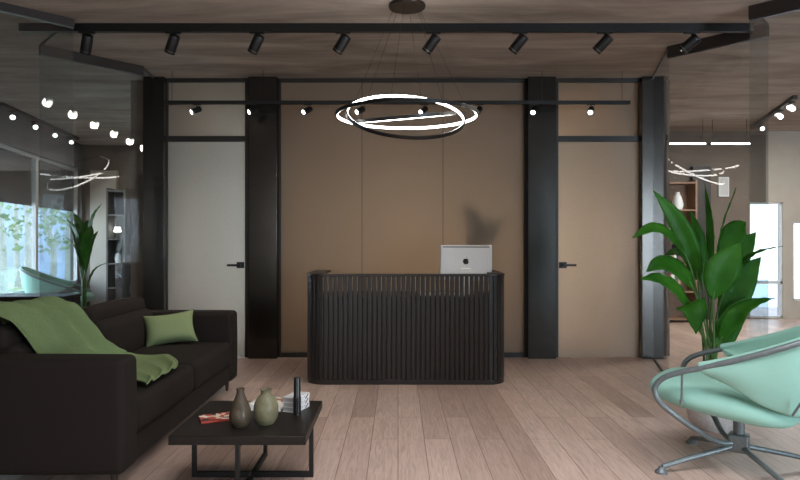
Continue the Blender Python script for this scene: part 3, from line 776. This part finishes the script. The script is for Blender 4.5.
lf_(1, [(701, 320, -.05), (690, 266, -.12), (672, 238, -.18), (653, 228, -.22), (632, 238, -.25)], .058, .46, (.1, -.75, .8))
lf_(2, [(703, 330, -.05), (694, 290, -.10), (678, 270, -.15), (660, 264, -.2), (646, 272, -.22)], .075, .40, (-.1, -.8, .6))
lf_(3, [(704, 340, -.08), (692, 314, -.18), (676, 290, -.26), (658, 279, -.3), (640, 279, -.33)], .066, .38, (.0, -.7, .7))
lf_(4, [(706, 345, -.1), (690, 318, -.2), (688, 305, -.24), (694, 312, -.30), (696, 334, -.34)], .092, .52, (0, -1, .15))
lf_(5, [(709, 310, .02), (711, 262, .03), (710, 222, .04), (705, 184, .05)], .030, .46, (-.9, -.5, 0))
lf_(6, [(711, 320, .0), (714, 270, .0), (722, 225, .02), (736, 188, .04)], .034, .45, (.85, -.55, 0))
lf_(7, [(714, 335, -.1), (713, 300, -.16), (720, 275, -.18), (730, 258, -.18), (741, 242, -.16)], .105, .40, (-.15, -1, .2))
lf_(8, [(713, 300, .1), (722, 262, .14), (731, 240, .18), (738, 228, .2), (746, 222, .22)], .085, .40, (-.2, -1, .25))
lf_(9, [(716, 330, .08), (724, 300, .12), (733, 270, .14), (746, 245, .16), (756, 232, .18)], .072, .40, (-.3, -1, .1))
lf_(10, [(714, 335, .0), (724, 292, .0), (738, 266, .0), (758, 252, -.02), (783, 246, -.04)], .030, .42, (-.2, -.2, 1))
lf_(11, [(718, 345, .02), (726, 318, .03), (736, 292, .04), (748, 272, .05), (761, 257, .06)], .098, .36, (-.3, -1, .15))
lf_(12, [(717, 350, -.05), (724, 334, -.08), (737, 314, -.12), (755, 303, -.16), (775, 298, -.2)], .058, .30, (.2, -.55, .8))
lf_(13, [(716, 352, -.02), (722, 340, -.02), (730, 322, -.01), (742, 306, 0), (752, 296, .02)], .080, .25, (-.2, -1, 0))
lf_(14, [(707, 320, .1), (700, 280, .16), (690, 258, .2), (676, 252, .24), (664, 256, .26)], .055, .44, (0, -.6, .8))
lf_(15, [(710, 330, .14), (712, 300, .2), (716, 280, .24), (722, 268, .26), (732, 262, .28)], .085, .40, (0, -1, .2))
lf_(16, [(708, 330, .1), (703, 290, .14), (700, 256, .18), (697, 232, .2), (690, 210, .22)], .060, .45, (.3, -1, .1))
pot_prof = [(.001, 0), (.13, 0), (.155, .03), (.172, .10), (.175, .24), (.178, .255), (.165, .255), (.160, .20), (.001, .20)]
plant('potted_plant', 'large broad-leaved green plant in a pale pot behind the mint chair', (PX, PY, 0), specs, pot_prof, pot_m='pot_pale')

def simple_plant(name, label, loc, n, h, spread, wd_, seed, z0=.38, leafm='leaf', hmin=.55):
    rng = random.Random(seed); sp = []
    for k in range(n):
        a = k * 2.4 + rng.uniform(-.3, .3); hh = h * rng.uniform(hmin, 1); sd = spread * rng.uniform(.5, 1)
        c, s_ = math.cos(a), math.sin(a)
        sp.append(([(.03 * c, .03 * s_, z0 - .03), (.1 * sd * c, .1 * sd * s_, z0 + hh * .4), (.45 * sd * c, .45 * sd * s_, z0 + hh * .8), (sd * c, sd * s_, z0 + hh * .95)], wd_, .42, (-.3 * c, -.3 * s_, 1)))
    return plant(name, label, loc, sp, [(.001, 0), (.15, 0), (.18, z0), (.165, z0), (.16, z0 - .06), (.001, z0 - .06)], leafm)
v = at(84, 300, 7.6)
simple_plant('potted_plant', 'dark green leafy plant beyond the left glass, beside the pale panel', (v.x, 7.6, 0), 10, 1.45, .28, .07, 3, hmin=.45)
v = at(478, 240, 7.16)
# plant standing right behind the frosted centre wall
sp = []
for (pts, w_) in (([(484, 300), (482, 250), (470, 220), (462, 198)], .055), ([(484, 300), (486, 250), (494, 228), (505, 216)], .06), ([(484, 300), (484, 250), (488, 238), (502, 236)], .055),
                  ([(484, 300), (480, 255), (472, 240), (464, 236)], .05), ([(484, 300), (483, 245), (480, 225), (474, 212)], .05), ([(484, 300), (484, 260), (476, 248), (466, 246)], .045)):
    Yp = 7.26
    sp.append(([(0, 0, .36)] + [tuple(at(px, py, Yp) - Vector((X(484, Yp), Yp, 0))) for px, py in pts], w_, .55, (0, -1, .2)))
plant('potted_plant', 'blurred green plant behind the frosted wall, above the computer', (X(484, 7.26), 7.26, 0), sp, [(.001, 0), (.08, 0), (.10, .38), (.088, .38), (.085, .34), (.001, .34)], 'leaf_pale')

# ------------------------------------------------------------------ ring pendant
RX, RY, RZ_ = X(407, 4.72), 4.72, EYE + 125 / F * 4.72
pd = thing('pendant_lamp', 'black pendant lamp of three interlaced light rings above the reception desk', 'pendant lamp', (RX, RY, RZ_))
MB().lathe([(.001, CEIL - .022 - RZ_), (.137, CEIL - .022 - RZ_), (.14, CEIL - .018 - RZ_), (.14, CEIL - RZ_), (.001, CEIL - RZ_)], (0, 0, 0), 40).build('canopy', 'bronze', pd)
def ring(r_, tx, ty, off, hh=.025):
    mt = Matrix.Translation(off) @ Matrix.Rotation(ty, 4, 'Y') @ Matrix.Rotation(tx, 4, 'X')
    n = 96
    def band(r0, r1, z0, z1):
        b = MB(); rows = []
        for k in range(n):
            a = 2 * math.pi * k / n; c, s_ = math.cos(a), math.sin(a)
            rows.append([mt @ Vector((r0 * c, r0 * s_, z0)), mt @ Vector((r1 * c, r1 * s_, z0)), mt @ Vector((r1 * c, r1 * s_, z1)), mt @ Vector((r0 * c, r0 * s_, z1))])
        vs = [p for q in rows for p in q]; fs = []
        for k in range(n):
            k2 = (k + 1) % n
            for j in range(4): fs.append((k * 4 + j, k * 4 + (j + 1) % 4, k2 * 4 + (j + 1) % 4, k2 * 4 + j))
        return b.add(vs, fs)
    o = band(r_ - .012, r_, -hh / 2, hh / 2).build('ring', 'black_metal', pd)
    s = band(r_ - .016, r_ - .012, -hh / 2 + .002, hh / 2 - .002).build('light_strip', 'led', o)
    s['label'] = 'glowing white strip'
    return mt
ring(.544, 0, 0, (0, 0, -.005))
ring(.457, R(31.2), R(5), (-.01, 0, 0))
ring(.392, R(10.3), R(-5), (-.02, 0, -.02))
b = MB()
for k in range(6):
    a = k * math.pi / 3 + .3; top = Vector((.10 * math.cos(a), .10 * math.sin(a), CEIL - .022 - RZ_)); rr = (.535, .45)[k % 2] if k < 6 else .3
    q = Vector((rr * math.cos(a), rr * math.sin(a), .0 if k % 2 == 0 else 0))
    if k % 2:
        q = Matrix.Rotation(R(5), 4, 'Y') @ Matrix.Rotation(R(32.6), 4, 'X') @ q
    b.tube([top, q], .0011, 5)
b.build('cables', 'black_metal', pd)

# ------------------------------------------------------------------ track lights
def rail(name, label, a, b_, z0, z1, w_, group=None, m='black_metal'):
    a = Vector(a); b_ = Vector(b_); t = (b_ - a).normalized(); n_ = Vector((-t.y, t.x)) * w_ / 2
    return tag(MB().prism([tuple(p) for p in (a + n_, a - n_, b_ - n_, b_ + n_)], z0, z1).build(name, m, smooth=False, bevel=.002), label, 'track rail', group)
def make_spot(sc, d, lit, label, group, drop=.05):
    """head on a stem, beam axis d; the origin is where it meets the rail"""
    t = thing('spotlight', label, 'spotlight', (0, 0, 0), 0, group)
    d = Vector(d).normalized(); q = d.to_track_quat('Z', 'Y').to_matrix().to_4x4()
    c = Vector((0, 0, -drop - .035 * sc)) 
    b = MB().box(-.06 * sc, .06 * sc, -.018 * sc, .018 * sc, -.012 * sc, 0); b.tube([(0, 0, -.012 * sc), (0, 0, -drop)], .0075 * sc, 8)
    b.build('stem', 'black_metal', t)
    L_ = .155 * sc; r_ = .043 * sc
    mt = Matrix.Translation(c + d * .02 * sc) @ q
    pr = [(.001, -L_ / 2), (r_ * .9, -L_ / 2), (r_, -L_ / 2 + .008 * sc), (r_, L_ / 2), (r_ * .86, L_ / 2), (r_ * .82, L_ / 2 - .015 * sc), (.001, L_ / 2 - .015 * sc)]
    MB().lathe(pr, (0, 0, 0), 24, mt).build('lamp_body', 'black_metal', t)
    MB().lathe([(r_ * 1.005, L_ / 2 - .024 * sc), (r_ * 1.03, L_ / 2 - .024 * sc), (r_ * 1.03, L_ / 2 - .017 * sc), (r_ * 1.005, L_ / 2 - .017 * sc)], (0, 0, 0), 24, mt).build('trim_ring', 'steel_ring', t)
    MB().lathe([(.001, L_ / 2 - .014 * sc), (r_ * .8, L_ / 2 - .014 * sc), (r_ * .74, L_ / 2 - .002 * sc), (.001, L_ / 2 + .004 * sc)], (0, 0, 0), 20, mt).build('lens', 'lens' if lit else 'lens_off', t)
    return t
def spot_light(o, d, power, ang):
    l = bpy.data.lights.new('spot_light', 'SPOT'); l.energy = power; l.spot_size = R(ang); l.spot_blend = 1.0; l.color = (1.0, .90, .78); l.shadow_soft_size = .05
    lo = bpy.data.objects.new('beam', l); COL.objects.link(lo); lo.parent = o
    d = Vector(d).normalized(); lo.location = Vector((0, 0, -.08)) + d * .11; lo.rotation_euler = d.to_track_quat('-Z', 'Y').to_euler()
TY = 5.138
rail('track_rail', 'long thick black ceiling track rail in front of the pendant lamp', (X(20.5, TY), TY), (X(752, TY), TY), CEIL - .067, CEIL, .05)
heads = [87, 173, 257, 343, 433, 520, 605, 692]
p0 = None
for i, px in enumerate(heads):
    lab = '%s black spotlight from the left on the long front ceiling track' % ORD[i]
    tilt = [.36, .48, .55, .62, .68, .72, .78, .95][i]
    o = make_spot(1.0, (-tilt, .42 + .40 * max(0, (px - 398) / 300) , -.85), True, lab, 'spotlights on the front ceiling track', .045)
    spot_light(o, (-tilt, .1, -.9), 26, 120)
    o.location = (X(px, TY), TY, CEIL - .067)
BYR = 6.55; bz0, bz1 = ZZ(104.3, BYR), ZZ(100.8, BYR)
rail('track_rail', 'slim black track rail with lit spotlights in front of the frosted back wall', (X(165, BYR), BYR), (X(630, BYR), BYR), bz0, bz1, .036)
hb = [197, 254, 308, 361, 424, 479, 534, 591]
br = MB()
for x in (X(172, BYR), X(263, BYR), X(542, BYR), X(622, BYR)): br.tube([(x, BYR, bz1), (x, BYR, CEIL)], .0025, 6)
br_parent = [o for o in COL.objects if o.name.startswith('track_rail')][-1]
br.build('suspension_rod', 'bronze', br_parent)
for i, px in enumerate(hb):
    lab = '%s small lit spotlight from the left on the slim rail before the back wall' % ORD[i]
    dx = (-.62, -.60, -.55, -.55, -.45, -.35, -.25, -.25)[i]
    o = make_spot(.72, (dx, -.55, -.42), True, lab, 'lit spotlights before the back wall', .035)
    o.location = (X(px, BYR), BYR, bz0)
# west room: track along the window with four lit heads
A_ = (-5.15, 8.05); B_ = (-5.58, 10.8)
rail('track_rail', 'black ceiling track rail above the left windows, beyond the glass', A_, B_, CEIL - .05, CEIL, .05)
for i, t in enumerate((.11, .37, .63, .88)):
    o = make_spot(.9, (.55, -.75, -.35), True, '%s lit spotlight from the picture edge on the track above the left windows' % ORD[i], 'lit spotlights above the left windows', .04)
    o.location = (A_[0] + (B_[0] - A_[0]) * t, A_[1] + (B_[1] - A_[1]) * t, CEIL - .05)
# east room: track rail with lit heads and two linear lamps
rail('track_rail', 'black ceiling track rail beyond the right glass', (4.9, 7.65), (5.56, 9.75), CEIL - .05, CEIL, .05)
for i, t in enumerate((.08, .32, .74)):
    o = make_spot(.9, (-.25, -.88, -.35), True, 'lit spotlight on the ceiling track beyond the right glass, %s to the viewer' % ['nearest', 'second nearest', 'farthest'][i], 'lit spotlights beyond the right glass', .04)
    o.location = (4.9 + .66 * t, 7.65 + 2.1 * t, CEIL - .05)
for i, (a, b2_) in enumerate(((666, 706), (709, 750))):
    Yl = 9.2; ll = thing('linear_lamp', ['left one of two slim white linear ceiling lamps beyond the right glass', 'right one of two slim white linear ceiling lamps beyond the right glass'][i], 'linear lamp', ((X(a, Yl) + X(b2_, Yl)) / 2, Yl, ZZ(144, Yl)), 0, 'linear ceiling lamps beyond the right glass')
    L_ = X(b2_, Yl) - X(a, Yl); zc = CEIL - ZZ(144, Yl)
    MB().box(-L_ / 2, L_ / 2, -.03, .03, -.012, .012).build('housing', 'black_metal', ll)
    b = MB().box(-L_ / 2 + .02, L_ / 2 - .02, -.034, -.03, -.011, .011); b.build('light_strip', 'led', ll, smooth=False)
    b = MB(); [b.tube([(sx_ * L_ * .42, 0, .012), (sx_ * L_ * .42, 0, zc)], .004, 6) for sx_ in (-1, 1)]; b.build('suspension_rod', 'black_metal', ll)

# ------------------------------------------------------------------ furniture beyond the glass
sb = thing('sideboard', 'low dark wooden sideboard beyond the left glass, under the window', 'sideboard', (-4.66, 7.9, 0))
MB().box(-.5, .5, -.22, .22, .06, .57).build('body', 'dark_wood', sb, bevel=.004); MB().box(-.52, .52, -.24, .24, .57, .60).build('top', 'dark_wood', sb, bevel=.004)
for k in range(3):
    d = MB().box(-.49 + k * .33, -.17 + k * .33, -.238, -.22, .08, .55).build('door', 'dark_wood', sb, bevel=.003)
    MB().box(-.35 + k * .33, -.31 + k * .33, -.25, -.238, .48, .49).build('handle', 'black_metal', d)
MB().box(-.46, .46, -.18, .18, 0, .06).build('plinth', 'black_metal', sb)
cb = thing('cabinet', 'dark brown cabinet beyond the left glass, next to the black column', 'cabinet', (X(131, 9.6), 9.6, 0))
wq = X(141, 9.6) - X(122, 9.6)
MB().box(-wq / 2, wq / 2, -.2, .2, .05, ZZ(263, 9.6)).build('body', 'dark_wood', cb, bevel=.004)
d = MB().box(-wq / 2 + .01, wq / 2 - .01, -.215, -.2, .07, ZZ(263, 9.6) - .02).build('door', 'dark_wood', cb, bevel=.003); MB().box(.08, .10, -.23, -.215, .5, .62).build('handle', 'steel_ring', d)
MB().box(-wq / 2 + .02, wq / 2 - .02, -.18, .18, 0, .05).build('plinth', 'black_metal', cb)
def shelf_unit(name, label, cat, loc, wd_, h, n, m, dep=.3):
    t = thing(name, label, cat, loc)
    for s_ in (-1, 1): MB().box(s_ * wd_ / 2 - .015, s_ * wd_ / 2 + .015, -dep / 2, dep / 2, 0, h).build('side_panel', m, t, bevel=.002)
    MB().box(-wd_ / 2 + .015, wd_ / 2 - .015, dep / 2 - .012, dep / 2, .03, h - .03).build('back_panel', m, t)
    for k in range(n + 1):
        z = .05 + (h - .1) * k / n; MB().box(-wd_ / 2 + .015, wd_ / 2 - .015, -dep / 2, dep / 2 - .012, z - .012, z + .012).build('shelf', m, t, bevel=.002)
    return t, [.05 + (h - .1) * k / n + .012 for k in range(n)]
bw = X(692, 9.9) - X(655, 9.9)
bx = (X(692, 9.9) + X(655, 9.9)) / 2
bc, zs = shelf_unit('bookcase', 'warm wooden bookcase beyond the right glass, left of the dark panel', 'bookcase', (bx, 9.9, 0), bw, 2.25, 5, 'mid_wood')
bcols = [(.72, .70, .66), (.10, .16, .10), (.45, .30, .18), (.62, .62, .62), (.05, .05, .06), (.55, .20, .12)]
cnames = ['white', 'dark green', 'tan', 'pale grey', 'black', 'rust red']
for i, c in enumerate(bcols): M['book%d' % i] = mat('book_cover_%d' % i, c, .6)
rng = random.Random(5)
shelfname = ['bottom', 'second', 'middle', 'fourth', 'top']
for si in (1, 2, 3):
    x = -bw / 2 + .035; k = 0
    while x < bw / 2 - .08 and k < 7:
        th = rng.uniform(.028, .05); hh = rng.uniform(.22, .32); ci = (si * 2 + k) % 6
        o = MB().box(-th / 2, th / 2, -.09, .09, 0, hh).build('book', 'book%d' % ci, bevel=.002, loc=(bx + x + th / 2, 9.87, zs[si]))
        tag(o, '%s book, %s from the left on the %s shelf of the wooden bookcase' % (cnames[ci], ORD[k], shelfname[si]), 'book', 'books in the wooden bookcase')
        x += th + .004; k += 1
tag(MB().lathe([(.001, 0), (.07, 0), (.09, .08), (.06, .2), (.03, .25), (.035, .28), (.001, .28)], (0, 0, 0), 20).build('vase', 'white', loc=(bx + .05, 9.87, zs[4])), 'white vase on the top shelf of the wooden bookcase', 'vase')
wu = X(121, 10.8) - X(113, 10.8) + .16
ws, zs2 = shelf_unit('shelf_unit', 'narrow open shelf unit beyond the left glass, beside the pale panel', 'shelf unit', ((X(121, 10.8) + X(113, 10.8)) / 2 + .02, 10.85, 0), wu, 2.2, 5, 'grey_wall')

lv = ws.location
sl = thing('table_lamp', 'tiny lit lamp on the narrow shelf unit beyond the left glass', 'lamp', (lv.x - .02, lv.y - .03, zs2[3]))
MB().lathe([(.001, 0), (.05, 0), (.05, .015), (.01, .02), (.01, .12), (.001, .12)], (0, 0, 0), 16).build('base', 'black_metal', sl)
MB().lathe([(.001, .12), (.06, .12), (.045, .20), (.001, .20)], (0, 0, 0), 16).build('lamp_shade', 'lens', sl)
tag(MB().lathe([(.001, 0), (.05, 0), (.065, .07), (.04, .14), (.03, .17), (.001, .17)], (0, 0, 0), 20).build('vase', 'white', loc=(lv.x, lv.y - .03, zs2[2])), 'small white vase on the narrow shelf unit beyond the left glass', 'vase')
pc_ = thing('wall_picture', 'small pale framed picture on the brown wall beyond the right glass, behind the plant', 'picture', (X(723, EY), EY - .02, ZZ(187, EY)))  # pale panel added in place of a reflection on the glass
MB().box(-.085, .085, -.012, .02, -.16, .16).build('frame', 'win_frame', pc_, bevel=.003)
MB().box(-.065, .065, -.015, -.012, -.14, .14).build('print', 'paper', pc_)
